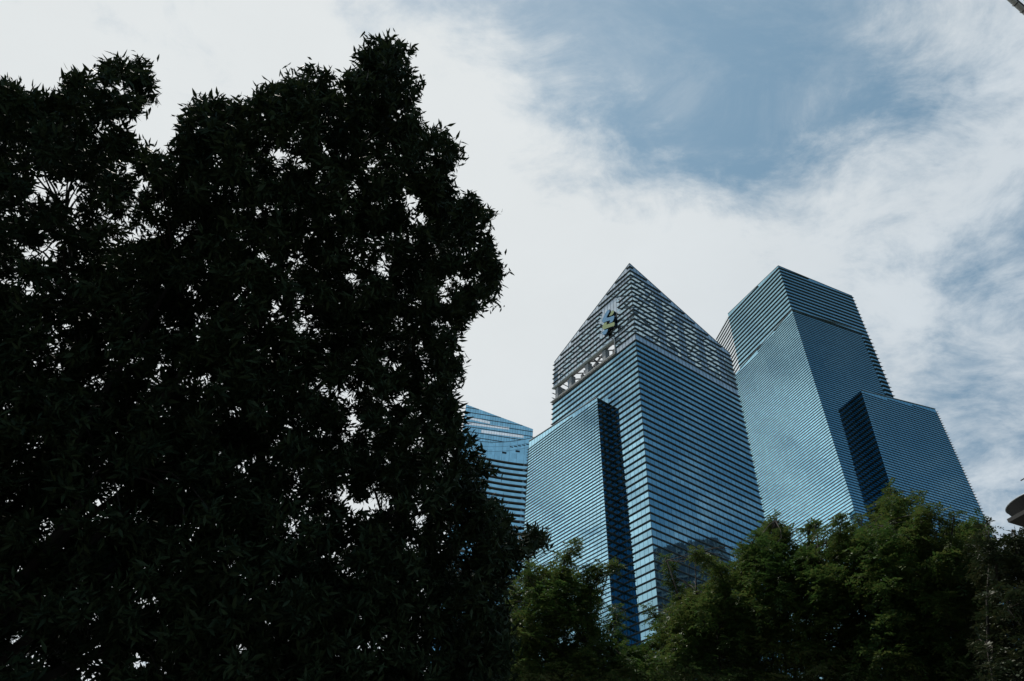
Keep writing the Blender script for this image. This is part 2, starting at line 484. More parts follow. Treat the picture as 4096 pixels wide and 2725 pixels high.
for k in range(24):
    u = UA1 - .06 - k * 1.5
    zt = ZW0 + (ZW1 - ZW0) * (u - 13.8) / (UA1 - 13.8) - .02
    FW_.mull(wm, u, 60 if u < 14 else 0, zt)
for k in range(5):
    u = 0.15 + k
    for zc in (0,):
        a, b = FL.pt(UA0(0), 0, u) - dL * .03, FL.pt(UA0(ZW0), ZW0 - .02, u) - dL * .03
        wm.beam(a, b, .05, .05, upv=dL)
wm.build('wing_mullions', 'mullion_metal', wg)

# sunshade blades of the main shaft and of the crown
FB = {id(f_): MB() for f_ in (FL, FR, FBL, FBR)}
fins = None
k = 0
DEP = 0.40
while ZA - k * FLOOR > 1:
    z = ZA - k * FLOOR
    FR.fin(FB[id(FR)], 0, wR, z, DEP, 0.12, DEP, DEP)
    if z > ZW1 + .3: FL.fin(FB[id(FL)], 0, wL, z, DEP, 0.12, DEP, DEP)
    else: FL.fin(FB[id(FL)], 0, UA0(z) - .52, z, DEP, 0.12, DEP, 0)
    FBL.fin(FB[id(FBL)], 0 if z > ZW1 else 10.5, wR, z, DEP, 0.12, DEP if z > ZW1 else 0, DEP)
    FBR.fin(FB[id(FBR)], 0, wL, z, DEP, 0.12, DEP, DEP)
    k += 1
crown_levels = [ZA + 0.95 + FLOOR * k for k in range(1, 18)]
TER0, TER1, TERU = ZA + 1.1, 162.0, 9.2          # open terrace cut into the left face


def in_emblem(u, z):
    return 7.0 < u < 15.6 and 167.0 < z < 180.5 and (u > 8.2 or z < 174)


for z in crown_levels:
    for fc, w, d2 in ((FL, wL, 1), (FR, wR, 2)):
        ue = (TOPZ - z - 0.75) / 17.5 * w
        ue = min(w, math.floor(ue / 1.5) * 1.5)
        if ue < 1.4: continue
        full = ue >= w - 1.5
        segs = [(0, w if full else ue)]
        if fc is FL:
            if z < TER1 - .1: segs = [(0, TERU - .3)]
            elif 168.0 < z < 180.5:
                j = crown_levels.index(z) % 3
                cut0, cut1 = 7.0 - (0.5, 1.5, 0)[j], 15.2 + (0.4, -0.5, 1.4)[j]
                segs = [(0, cut0)] + ([(cut1, segs[0][1])] if segs[0][1] > cut1 + 1 else [])
        for a, b in segs:
            fc.fin(FB[id(fc)], a, b, z, DEP, 0.12, DEP if a == 0 else 0, DEP if b == w else 0)
    for fc, w, f0 in ((FBL, wR, lambda v: roofA(wL, v)), (FBR, wL, lambda u: roofA(u, wR))):
        ue = (f0(0) - z - .75) / 17.5 * w
        if ue > 3: fc.fin(FB[id(fc)], 0, min(w, ue), z, DEP, 0.12, DEP, 0)
for b_, w_o in zip(FB.values(), WALLS_A): b_.build('sunshade_blades', 'fin_metal', w_o)

# crown screens: grey panels with clear panes between the frame bays
cs, cm = MB(), MB()
PANES = []


def screen(fc, w, top, seed, left):
    rnd = random.Random(seed)
    lv = [ZA] + crown_levels + [TOPZ + 2]
    nu = int(math.ceil(w / 1.5))
    for i in range(nu):
        u0, u1 = i * 1.5, min((i + 1) * 1.5, w)
        bay = (u0 - 1.2) % 9.0
        for j in range(len(lv) - 1):
            z0, z1 = lv[j], lv[j + 1]
            t0, t1 = top(u0), top(u1)
            if min(z1, t0, t1) < z1 - .001:
                # cut by the sloping edge
                if max(t0, t1) <= z0 + .01: continue
                if t0 >= z1 and t1 < z1:
                    x = u0 + (u1 - u0) * (t0 - z1) / (t0 - t1)
                    poly = [(u0, z0), (u1, z0), (u1, max(t1, z0)), (x, z1), (u0, z1)] if t1 > z0 else None
                elif t0 < z1 and t1 > z0:
                    poly = [(u0, z0), (u1, z0), (u1, t1), (u0, t0)]
                else: poly = None
                if poly is None and t0 < z1 and t1 <= z0:
                    x = u0 + (u1 - u0) * (t0 - z0) / (t0 - t1)
                    poly = [(u0, z0), (x, z0), (u0, t0)]
                if poly is None: continue
                fc.panel(cs, poly); continue
            if left and u1 > TERU + .1 and z0 < TER1 - .2:
                if z1 > TER1 + .05: z0 = TER1
                else: continue
            depth = min(t0, t1) - z1
            clear = (2.6 < bay < 9.0) if not left else (1.4 < bay < 8.0)
            if u0 < 3.1: clear = True
            clear = clear and depth > 3.2 and j > 0 and not (left and in_emblem((u0 + u1) / 2, z0 + 1)) and rnd.random() < 0.97
            if left: clear = clear and rnd.random() < 0.86
            if not left and z0 < 160 and bay < 4.5 + (160 - z0) * .4 and u0 > 3.2: clear = False
            if not clear or z1 - z0 < 1.2:
                fc.panel(cs, [(u0, z0), (u1, z0), (u1, z1), (u0, z1)])
            else:
                a, b = z0 + (0.32 if j % 3 else 0.85), z1 - 0.50 - rnd.random() * .15
                e0 = .08
                fc.panel(cs, [(u0, z0), (u1, z0), (u1, a), (u0, a)]); fc.panel(cs, [(u0, b), (u1, b), (u1, z1), (u0, z1)])
                fc.panel(cs, [(u0, a), (u0 + e0, a), (u0 + e0, b), (u0, b)])
                pn = MB(); fc.panel(pn, [(u0 + e0, a), (u1, a), (u1, b), (u0 + e0, b)]); PANES.append((z0 * -1, pn))
        zt = min(top(u0), TOPZ) - .05
        fc.mull(cm, max(u0, .05), (TER1 if left and u0 > TERU else ZA) + .01, zt, .06, .05)


screen(FL, wL, lambda u: roofA(u, 0), 4, True)
screen(FR, wR, lambda v: roofA(0, v), 9, False)
for fc, w, f0 in ((FBL, wR, lambda v: roofA(wL, v)), (FBR, wL, lambda u: roofA(u, wR))):
    z0 = TER1 if fc is FBL else ZA
    nn_ = 14
    for i in range(nn_):
        if i % 2: continue
        u0, u1 = w * i / nn_, w * (i + 1) / nn_
        t0, t1 = f0(u0), f0(u1)
        if t1 > z0 + .5: fc.panel(cs, [(u0, z0), (u1, z0), (u1, t1), (u0, t0)])
cr = cs.build('crown_screen', 'crown_panel', tw)
PANES.sort(key=lambda q: q[0] % 7.3)
for _, pn in PANES[:100]: pn.build('clear_pane', 'clear_pane', cr)
rest = MB()
for _, pn in PANES[100:]:
    b0 = len(rest.v); rest.v += pn.v; rest.f += [tuple(i + b0 for i in f_) for f_ in pn.f]; rest.uv += pn.uv; rest.mi += pn.mi
if rest.v:
    o = rest.build('clear_pane', 'clear_pane', cr); o['kind'] = 'stuff'

cm.build('crown_mullions', 'mullion_metal', cr)
# roof blades that run along the contours of the sloping roof
rl = MB()
for i in range(1, 31):
    c = i * 0.063
    pts = []
    for (u, v) in ((min(c, 1), c - min(c, 1)), (c - min(c, 1), min(c, 1))):
        u, v = min(max(u, .015), .985), min(max(v, .015), .985)
        pts.append(np.array([*(A + dL * wL * u + dR * wR * v)[:2], TOPZ - 17.5 * c - .35]))
    rl.beam(pts[0], pts[1], 0.55, 0.12)
for s_ in (0.25, 0.5, 0.75):
    a = A + dL * wL * s_; b = a + dR * wR
    rl.beam((*a[:2], roofA(wL * s_, 0) - .9), (*b[:2], roofA(wL * s_, wR) - .9), .35, .8)
    a = A + dR * wR * s_; b = a + dL * wL
    rl.beam((*a[:2], roofA(0, wR * s_) - .9), (*b[:2], roofA(wL, wR * s_) - .9), .35, .8)
rl.build('roof_blades', 'louvre_metal', cr)
# terrace: floor, sill, head beam, frame and columns
te = MB()
te.poly([(*A[:2], ZA + .01), (*P_r[:2], ZA + .01), (*P_b[:2], ZA + .01), (*P_l[:2], ZA + .01)])
te.build('terrace_floor', 'concrete', tw)
fr = MB()
FL.fin(fr, TERU - .3, wL, ZA + 1.05, 0.7, 0.55, 0, 0.7)
FL.fin(fr, TERU - .3, wL, TER1 + .25, 0.35, 0.75, 0, .35)
fr.box(FL.pt((TERU + wL) / 2, TER1 + .1, -.6), dL, nL, Z, (wL - TERU) / 2 - .02, .55, .2)
FL.mull(fr, TERU - .1, ZA + 1.05, TER1 + .25, .35, .35)
fr.box(FBL.pt(6, TER1 + .1, -.9), dR, nR, Z, 5.9, .85, .19)
fr.build('terrace_frame', 'trim_metal', tw)
for uc in (14.9, 23.6, 32.3, 39.6):
    c_ = MB(); c_.box(FL.pt(uc, (ZA + TER1) / 2, -1.1), dL, nL, Z, .75, .9, (TER1 - ZA) / 2 - .02); c_.build('terrace_column', 'column_metal', tw)
for uc in (19, 28, 36):
    c_ = MB(); c_.box(FL.pt(uc, (ZA + TER1 + 8) / 2, -9), dL, nL, Z, .5, .5, (TER1 + 8 - ZA) / 2 - .02); c_.build('terrace_column', 'louvre_metal', tw)
br = MB()
for u0, u1 in ((16, 22), (25, 31), (33, 39)):
    br.beam(FL.pt(u0, TER1 - .5, -6), FL.pt(u1, ZA + .6, -6), .3, .4); br.beam(FL.pt(u0 + 2, TER1 - .3, -2), FL.pt(u0 + 5, TER1 + 5, -16), .35, .5)
br.build('terrace_bracing', 'louvre_metal', tw)

# ------------------------------------------------------------------ emblem on the crown
sg = thing('building_emblem', 'blue and green ribbon shaped emblem mounted on the grey crown screen', 'sign', FL.pt(11.5, 168.5, .4))
# outlines traced from a front-on sketch (pixels of a crop), given their true size on the wall plane
CX, CY, CS = 2360.0, 1180.0, 4.48


def wall_uz(x, y):
    d = FW + RT * ((CX + x / CS) - IW / 2) / FPX + UP * (IH / 2 - (CY + y / CS)) / FPX
    q0 = A + nL * 1.5
    P = CAM0 + d * (np.dot(q0 - CAM0, nL) / np.dot(d, nL))
    return float(np.dot(P - A, dL)), float(P[2])


EMB = {
    'sign_blue': [
        [(325, 262), (352, 278), (346, 310), (318, 355), (296, 398), (304, 410), (345, 400), (432, 370), (438, 385), (430, 425), (408, 472), (385, 490), (358, 498), (344, 494), (368, 460), (350, 458), (300, 472), (262, 490), (240, 500), (226, 492), (218, 470), (228, 420), (262, 350), (300, 290)],
        [(310, 612), (322, 618), (308, 660), (282, 700), (256, 714), (234, 714), (219, 698), (224, 668), (248, 636)]],
    'sign_green': [
        [(402, 274), (428, 286), (428, 308), (412, 345), (384, 366), (340, 378), (362, 340), (382, 300)],
        [(306, 488), (302, 505), (294, 520), (300, 532), (340, 516), (434, 486), (442, 506), (436, 545), (424, 562), (400, 564), (340, 582), (270, 612), (236, 614), (221, 594), (226, 556), (246, 515), (272, 496)]]}
for mname, polys in EMB.items():
    for pl in polys:
        uz = [wall_uz(*q) for q in pl]
        area = sum(uz[i][0] * uz[(i + 1) % len(uz)][1] - uz[(i + 1) % len(uz)][0] * uz[i][1] for i in range(len(uz)))
        e = MB()
        n_ = len(uz)
        front = [FL.pt(u, z, 1.5) for u, z in uz]; back = [FL.pt(u, z, 0.35) for u, z in uz]
        nn_ = np.cross(front[1] - front[0], front[2] - front[0])
        e.poly(front if area * np.dot(np.cross(dL, Z), nL) > 0 else front[::-1], m=0)
        e.poly(back, m=1)
        for i in range(n_):
            j = (i + 1) % n_
            e.poly([front[i], front[j], back[j], back[i]], m=1)
        e.build('emblem_ribbon', [mname, 'sign_return'], sg)
for u, z in ((10.2, 175.5), (11.5, 171.5), (13.2, 170.4), (10.8, 177.2)):
    mt = MB(); mt.beam(FL.pt(u, z, .06), FL.pt(u, z, .36), .3, .3); mt.build('mounting_bracket', 'mullion_metal', sg)

# ------------------------------------------------------------------ taller tower on the right
B = np.array([111.05, 186.6, 0])
eL, eR = unit(1.9095), unit(0.2989)
mL = np.array([-eL[1], eL[0], 0]); mR = np.array([eR[1], -eR[0], 0])
uL, uR = 35.3, 37.4
TB, TBL, TBR = 241.2, 244.5, 238.6
fdir = unit(math.radians(97.0)); fn = np.array([-fdir[1], fdir[0], 0])
tb = thing('office_tower', 'taller blue glass office tower with flat lopsided top and a lower stepped shoulder', 'office tower', (*B[:2], 0), 'blue glass office towers')
GL, GR = Face(B, eL, mL), Face(B, eR, mR)
GF = Face(B + eL * uL, fdir, fn)
WF = 15.0
ZD, ZDL, ZDR = 213.3, 210.0, 215.7
LOWL = 50.0
Bl, Br = B + eL * uL, B + eR * uR
Bf = Bl + fdir * WF
Brb = Br + eL * (uL + 12)
Blow = B + eL * LOWL
MT3 = ['tower_glass', 'dense_glass', 'pale_glass']


def bwall(fill):
    q_ = MB(); fill(q_); return q_.build('curtain_wall', MT3, tb)


def fill_left(q_):
    GL.panel(q_, [(0, 0), (LOWL, 0), (LOWL, 209.0), (uL, 209.9), (0, ZD)], 1)
    GL.panel(q_, [(0, ZD), (uL, 209.9), (uL, TBL), (0, TB)], 0)


def fill_right(q_):
    GR.panel(q_, [(0, 0), (33.7, 0), (33.7, ZDR), (0, ZD)], 1)
    GR.panel(q_, [(0, ZD), (33.7, ZDR), (33.7, TB + (TBR - TB) * 33.7 / uR), (0, TB)], 0)
    GR.panel(q_, [(33.7, 0), (uR, 0), (uR, TBR), (33.7, TB + (TBR - TB) * 33.7 / uR)], 0)


def fill_back(q_):
    for a, b in ((Br, Brb), (Brb, Bf)):
        q_.poly([(*a[:2], 0), (*b[:2], 0), (*b[:2], TBR), (*a[:2], TBR)], [(0, 0), (40, 0), (40, 230), (0, 230)], 0)
    q_.poly([(*Blow[:2], 0), (*(Blow + eR * 20)[:2], 0), (*(Blow + eR * 20)[:2], 209), (*Blow[:2], 209)], [(0, 0), (20, 0), (20, 209), (0, 209)], 1)


WL_, WR_ = bwall(fill_left), bwall(fill_right)
WC_ = bwall(lambda q_: GF.panel(q_, [(0, 205), (WF, 205), (WF, TBL - 3), (0, TBL)], 2))
bwall(fill_back)
rf = MB(); rf.poly([(*B[:2], TB - .02), (*Br[:2], TBR - .02), (*Brb[:2], TBR - .02), (*Bf[:2], TBL - 3), (*Bl[:2], TBL - .02)]); rf.build('roof', 'concrete', tb)
rf = MB(); rf.poly([(*Bl[:2], 209.6), (*Blow[:2], 208.8), (*(Blow + eR * 20)[:2], 208.8), (*(Bl + eR * 20)[:2], 209.6)])
rf.build('roof', 'concrete', tb)
for fc, w, zt in ((GL, uL, 209), (GR, uR, 236)):
    bm = MB()
    for k in range(int(w / 1.5) + 1):
        u = min(.06 + 1.5 * k, w - .06)
        fc.mull(bm, u, 0, (TB + ((TBL if fc is GL else TBR) - TB) * u / w) - .02, .035, .02)
    if fc is GL:
        for k in range(1, 10): GL.mull(bm, uL + 1.5 * k, 0, 208.9, .035, .02)
    bm.build('mullions', 'mullion_metal', WL_ if fc is GL else WR_)
# right shoulder
BD = 6.0
UB0 = lambda z: 14.2 + (z - 171.6) * 0.063
UB1 = 48.5
ZS0, ZS1 = 171.6, 174.7
GS = Face(B + mR * BD, eR, mR)
sh = MB()
GS.panel(sh, [(UB0(0), 0), (UB1, 0), (UB1, ZS1), (UB0(ZS0), ZS0)])
p = [GR.pt(UB0(0), 0), GS.pt(UB0(0), 0), GS.pt(UB0(ZS0), ZS0), GR.pt(UB0(ZS0), ZS0)]
sh.poly(p, [(0, 0), (BD, 0), (BD, ZS0), (0, ZS0)])
sh.poly([GS.pt(UB1, 0), GS.pt(UB1, 0, -26), GS.pt(UB1, ZS1, -26), GS.pt(UB1, ZS1)], [(0, 0), (26, 0), (26, ZS1), (0, ZS1)])
sh.poly([GR.pt(uR, 0, -20), GS.pt(UB1, 0, -26), GS.pt(UB1, ZS1, -26), GR.pt(uR, ZS1 - 1, -20)], [(0, 0), (11, 0), (11, 170), (0, 170)])
sh.poly([GR.pt(UB0(ZS0), ZS0), GS.pt(UB0(ZS0), ZS0), GS.pt(UB1, ZS1), GS.pt(UB1, ZS1, -26), GR.pt(uR, ZS1 - 1, -20), GR.pt(uR, ZS1 - 1)], m=1)
sw = sh.build('lower_wing', ['dense_glass', 'trim_metal'], tb)
sf = MB()
k = 0
while True:
    z = 173.6 - k * 1.075; k += 1
    if z < 1: break
    ue = UB0(z) if z < ZS0 - .7 else 14.2 + math.ceil((z + .7 - ZS0) / (ZS1 - ZS0) * 3) * 11.4
    if ue < UB1 - 2: GS.fin(sf, ue, UB1, z, 0.23, 0.085, 0, 0.4)
    if k % 2 == 0 and z < ZS0:
        q0, q1 = GR.pt(UB0(z), z, .02), GS.pt(UB0(z), z, -.02); s = -eR
        sf.hexa([q0 + s * .003 - Z * .13, q1 + s * .003 - Z * .13, q1 + s * .5 - Z * .08, q0 + s * .5 - Z * .08, q0 + s * .003, q1 + s * .003, q1 + s * .5, q0 + s * .5])
    sf.hexa([GS.pt(UB1, z - .13, -25.9) + eR * .003, GS.pt(UB1, z - .13) + eR * .003, GS.pt(UB1, z - .06, .5) + eR * .5, GS.pt(UB1, z - .06, -25.9) + eR * .5,
             GS.pt(UB1, z, -25.9) + eR * .003, GS.pt(UB1, z) + eR * .003, GS.pt(UB1, z, .5) + eR * .5, GS.pt(UB1, z, -25.9) + eR * .5])
sf.build('wing_sunshade', 'fin_metal', sw)
sm = MB()
for k in range(23):
    u = UB1 - .06 - k * 1.5
    sm_t = ZS0 + (ZS1 - ZS0) * (u - 14.2) / (UB1 - 14.2) - .02
    GS.mull(sm, u, 0, sm_t)
sm.build('wing_mullions', 'mullion_metal', sw)
BFB = {id(f_): MB() for f_ in (GL, GR, GF)}
k = -2
while True:
    z = 239.6 - k * FLOOR; k += 1
    if z < 1: break
    # upper coarse blades
    if z > ZD + .4:
        ur = uR if z < TBR - .6 else math.floor(max(0, (TB - z - .5) / (TB - TBR)) * uR / 1.5) * 1.5
        ul0 = 0 if z < TB - .6 else math.ceil((z + .6 - TB) / (TBL - TB) * uL / 1.5) * 1.5
        if ur > 1.5: GR.fin(BFB[id(GR)], 0, ur, z, .42, .14, .42, .42 if ur == uR else 0)
        if ul0 < uL - 1.5: GL.fin(BFB[id(GL)], ul0, uL, z, .42, .14, .42 if ul0 == 0 else 0, .1)
    else:
        if z < ZDR: GR.fin(BFB[id(GR)], 33.75 if z > ZS1 else 33.75, uR, z, .55, .14, 0, .55)
        if z > ZS1 - .5: pass
    if 209.5 < z < ZD + .4:
        x = max(2.0, (ZD + .3 - z) / (ZD - 209.9) * uL)
        if z > 210.3 and x < uL - 1.5: GL.fin(BFB[id(GL)], x, uL, z, .42, .14, 0, .1)
    if ZD + .4 < z < ZDR: pass
    if 206 < z < TBL - .8: GF.fin(BFB[id(GF)], 0, WF, z, .3, .12, 0, 0)
k = 0
while True:
    z = ZDR - .8 - k * 1.075; k += 1
    if z < 1: break
    r0 = 0 if z < ZD - .5 else math.ceil((z + .5 - ZD) / (ZDR - ZD) * 3) * 11.2
    if r0 < 32: GR.fin(BFB[id(GR)], r0, 33.7 if z > ZS1 or True else UB0(z), z, .23, .085, .23 if r0 == 0 else 0, 0)
    l1 = LOWL if z < 208.5 else max(0, math.floor((ZD - .5 - z) / (ZD - ZDL) * 3) * 11.6)
    if l1 > 4: GL.fin(BFB[id(GL)], 0, l1, z, .23, .085, .23, 0)
for b_, w_o in zip(BFB.values(), (WL_, WR_, WC_)): b_.build('sunshade_blades', 'fin_metal', w_o)
for own, q0, q1, w_, h_ in (
        (tb, GL.pt(0, ZD + .12, .12), GL.pt(uL, 210.0, .12), .22, .16), (tb, GR.pt(0, ZD + .12, .12), GR.pt(33.7, ZDR + .1, .12), .22, .16),
        (tb, GL.pt(0, TB + .05, .02), GL.pt(uL, TBL + .05, .02), .2, .14), (tb, GR.pt(0, TB + .05, .02), GR.pt(uR, TBR + .05, .02), .2, .14),
        (tb, GS.pt(UB0(ZS0), ZS0 + .1, .1), GS.pt(UB1, ZS1 + .1, .1), .24, .2), (tw, FW_.pt(UA0(ZW0), ZW0 + .1, .1), FW_.pt(UA1, ZW1 + .1, .1), .24, .2),
        (tw, FL.pt(0, TOPZ + .05, .0), FL.pt(wL, roofA(wL, 0) + .05, .0), .2, .14), (tw, FR.pt(0, TOPZ + .05, .0), FR.pt(wR, roofA(0, wR) + .05, .0), .2, .14)):
    bt = MB(); bt.beam(q0, q1, w_, h_); bt.build('parapet_trim', 'trim_metal', own)

# ------------------------------------------------------------------ residential tower with balconies, far left
RDIST = 345.0
az = math.atan2(*ray(1150, 1000)[:2])
rn = np.array([-math.sin(az - .10), -math.cos(az - .10), 0]); rd = np.array([-rn[1], rn[0], 0])     # rd points right in the picture
rc = np.array([math.sin(az), math.cos(az), 0]) * RDIST


def onface(x, y, off=0.0):
    d = ray(x, y); q0 = rc + rn * off
    P = CAM0 + d * (np.dot(q0 - CAM0, rn) / np.dot(d, rn))
    return float(np.dot(P - rc, rd)), float(P[2])


rt_ = thing('residential_tower', 'distant blue glass apartment tower with sloped top and curved balcony front', 'apartment tower', (*rc[:2], 0))
ul, zl = onface(1073, 931); ur, zr = onface(1227, 988)
RF = Face(rc, rd, rn)
rb = MB()
RF.panel(rb, [(ul, 0), (ur, 0), (ur, zr), (ul, zl)])
rb.poly([RF.pt(ur, 0), RF.pt(ur, 0, -22), RF.pt(ur, zr, -22), RF.pt(ur, zr)], [(0, 0), (22, 0), (22, zr), (0, zr)])
rb.poly([RF.pt(ul, 0), RF.pt(ul, 0, -22), RF.pt(ul, zl, -22), RF.pt(ul, zl)][::-1], [(0, 0), (22, 0), (22, zl), (0, zl)])
rb.poly([RF.pt(ul, zl), RF.pt(ur, zr), RF.pt(ur, zr, -22), RF.pt(ul, zl, -22)], m=1)
rb.build('slab_block', ['home_glass', 'concrete'], rt_)
rs = MB()
z = zl - 2.2
while z > 120:
    ue = ur if z < zr - .4 else ul + (zl - z) / (zl - zr) * (ur - ul) - .3
    if ue > ul + 1: RF.fin(rs, ul, ue, z, .25, .45)
    z -= 3.6
u = ul + 1.6
while u < ur:
    RF.mull(rs, u, 120, zl - (u - ul) / (ur - ul) * (zl - zr) - .05, .10, .12); u += 1.6
rs.build('slab_bands', 'mullion_metal', rt_)
# sheets of sky-bright glass on the upper floors: clearer panes in three bands
for (x0, x1, y) in ((1075, 1128, 961), (1073, 1172, 974), (1108, 1205, 993)):
    a = onface(x0, y); b = onface(x1, y + 12)
    lit = MB(); RF.panel(lit, [(a[0], a[1] - 1.1), (b[0], b[1] - 1.1), (b[0], b[1] + .7), (a[0], a[1] + 1.1)], off=.06); lit.build('clear_window_band', 'pale_glass', rt_)
# curved front block
u0, zt0 = onface(1090, 1018, 14); u1, zt1 = onface(1258, 1003, 14)
fr2, sl2, bl2, gl2, pt2 = MB(), MB(), MB(), MB(), MB()
NSEG = 20


def curve(t, off=0.0):
    u = u0 + (u1 - u0) * t
    dep = 14 + 2.0 * (2 * t - 1) ** 2
    return np.array([*(rc + rd * u + rn * (dep + off))[:2], 0])


ztop = lambda t: zt0 + (zt1 - zt0) * t ** 1.5
ZB = min(zt0, zt1) - 9.6                      # balconies start below two storeys of flush glass
for i in range(NSEG):
    t0, t1 = i / NSEG, (i + 1) / NSEG
    a, b = curve(t0), curve(t1)
    ua, ub = (u1 - u0) * t0, (u1 - u0) * t1
    fr2.poly([a + Z * ZB, b + Z * ZB, b + Z * ztop(t1), a + Z * ztop(t0)], [(ua, ZB), (ub, ZB), (ub, ztop(t1)), (ua, ztop(t0))])
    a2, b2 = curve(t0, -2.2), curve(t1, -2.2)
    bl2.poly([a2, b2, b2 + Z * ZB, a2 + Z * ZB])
    pt2.beam(a + Z * (ztop(t0)), b + Z * ztop(t1), .3, .25)
    for h_ in (3.2, 6.4): pt2.beam(a + Z * (ztop(t0) - h_), b + Z * (ztop(t1) - h_), .1, .12)
    if i % 2 == 0: pt2.beam(a + Z * ZB, a + Z * ztop(t0), .09, .09, upv=rn)
NB = int((ZB - 100) / 3.6)
BAL = []
for f_ in range(NB):
    zf = ZB - 3.6 * f_
    bs, bg_ = MB(), MB()
    for i in range(NSEG):
        t0, t1 = i / NSEG, (i + 1) / NSEG
        a, b, a2, b2 = curve(t0), curve(t1), curve(t0, -2.2), curve(t1, -2.2); ua, ub = (u1 - u0) * t0, (u1 - u0) * t1
        bs.hexa([a2 + Z * (zf - .3), b2 + Z * (zf - .3), b + Z * (zf - .3), a + Z * (zf - .3), a2 + Z * zf, b2 + Z * zf, b + Z * zf, a + Z * zf])
        bg_.poly([curve(t0, .01) + Z * (zf - 3.55), curve(t1, .01) + Z * (zf - 3.55), curve(t1, .01) + Z * (zf - 1.75), curve(t0, .01) + Z * (zf - 1.75)],
                 [(ua, zf), (ub, zf), (ub, zf + 1.6), (ua, zf + 1.6)])
        if i % 2 == 0: bg_.beam(curve(t0, .03) + Z * (zf - 3.5), curve(t0, .03) + Z * (zf - 1.76), .06, .04, upv=rn)
    BAL.append(bs.build('balcony', 'balcony_slab', rt_))
    bg_.build('balustrade', 'home_glass', BAL[-1])
    for t in (.15, .42, .71):
        if (f_ + int(t * 10)) % 5 == 4: continue
        pw = MB(); a = curve(t, -1.2); pw.box(a + Z * (zf - 1.65), rd, rn, Z, .09 if t != .71 else .5, 1.0, 1.3); pw.build('balcony_fin', 'balcony_slab', BAL[-1])
fr2.poly([curve(1), curve(1, -20), curve(1, -20) + Z * zt1, curve(1) + Z * zt1], [(0, 0), (20, 0), (20, zt1), (0, zt1)])
fb = fr2.build('curved_front', 'home_glass', rt_)
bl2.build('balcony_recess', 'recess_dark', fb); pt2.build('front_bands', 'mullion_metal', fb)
for k in range(7):
    op = MB()
    t = .50 + k * .055; a = curve(t, .02); zf = ztop(t) - 3.4
    b = curve(t + .045, .02)
    op.poly([a + Z * (zf - .7), b + Z * (zf - .7), b + Z * zf, a + Z * zf]); op.build('open_window', 'recess_dark', fb)
for t in (.40, .58, .76, .88):
    op = MB()
    a, b = curve(t, .02), curve(t + .06, .02); zf = ztop(t) - 7.0
    op.poly([a + Z * (zf - .9), b + Z * (zf - .9), b + Z * (zf + .4), a + Z * (zf + .4)]); op.build('open_window', 'recess_dark', fb)

# ------------------------------------------------------------------ building at the right edge
DB = 95.0
c0 = at(2325, 1196, DB)
rb_ = thing('rooftop_building', 'brown office building with dark rooftop drum and steel frame on its roof', 'building', (c0[0] + 8, c0[1] + 6, 0))
azb = math.atan2(c0[0], c0[1])
bx_ = np.array([math.cos(azb + .55), -math.sin(azb + .55), 0]); by_ = np.array([-bx_[1], bx_[0], 0])
corner = np.array([*c0[:2], 0]) + bx_ * 1.2
zr_ = c0[2] - .3
w_ = MB(); w_.box(corner + bx_ * 14 + by_ * 10 + Z * (zr_ / 2 - 1.9), bx_, by_, Z, 14, 10, zr_ / 2 - 1.9); w_.build('wall', 'concrete', rb_)
w_ = MB(); w_.box(corner + bx_ * 14 + by_ * 10 + Z * (zr_ - 2.1), bx_, by_, Z, 13.7, 9.7, 1.6); w_.build('window_band', 'home_glass', rb_)
w_ = MB()
for k in range(14): w_.box(corner + bx_ * (.3 + 2 * k) + by_ * .26 + Z * (zr_ - 2.1), bx_, by_, Z, .07, .06, 1.55)
w_.build('window_mullions', 'steel_dark', rb_)
w_ = MB(); w_.box(corner + bx_ * 13.6 + by_ * 9.5 + Z * (zr_ - .1), bx_, by_, Z, 14.7, 10.2, .2)
w_.box(corner + bx_ * 13.6 + by_ * 9.7 + Z * (zr_ - 4.0), bx_, by_, Z, 14.6, 10.4, .25); w_.build('roof_slab', 'steel_dark', rb_)
dr = MB()
cc = corner + bx_ * 0.3 + by_ * 3.0
ns = 40; rings = []
for (h_, r_) in ((zr_ + .15, 1.35), (zr_ + 1.1, 1.6), (zr_ + 2.5, 2.0), (zr_ + 2.65, 1.97), (zr_ + 2.65, 1.8), (zr_ + 1.0, 1.5)):
    rings.append([cc + bx_ * 1.55 * r_ * math.cos(2 * math.pi * i / ns) + by_ * r_ * math.sin(2 * math.pi * i / ns) + Z * h_ for i in range(ns)])
for a, b in zip(rings, rings[1:]):
    for i in range(ns): dr.poly([a[i], a[(i + 1) % ns], b[(i + 1) % ns], b[i]])
dru = dr.build('roof_drum', 'drum_metal', rb_, smooth=True)
rim = MB(); rim.tube([cc + bx_ * 3.12 * math.cos(2 * math.pi * i / 40) + by_ * 2.02 * math.sin(2 * math.pi * i / 40) + Z * (zr_ + 2.62) for i in range(41)], [.07] * 41, 6); rim.build('drum_rim', 'trim_metal', dru, smooth=True)
pg = MB()
q = corner + bx_ * 1.6 + by_ * 1.2 + Z * zr_
for ax in (0, 1.4, 2.8, 4.2):
    a = q + bx_ * ax
    pg.beam(a, a + Z * 4.3, .12, .12, upv=bx_); pg.beam(a + by_ * 2, a + by_ * 2 + Z * 4.3, .12, .12, upv=bx_)
for h_ in (1.1, 2.2, 3.3, 4.25):
    pg.beam(q + Z * h_ - bx_ * .5, q + bx_ * 5.6 + Z * h_, .09, .09); pg.beam(q + by_ * 2 + Z * h_, q + by_ * 2 + bx_ * 5.6 + Z * h_, .09, .09)
pg.build('roof_trellis', 'steel_dark', rb_)

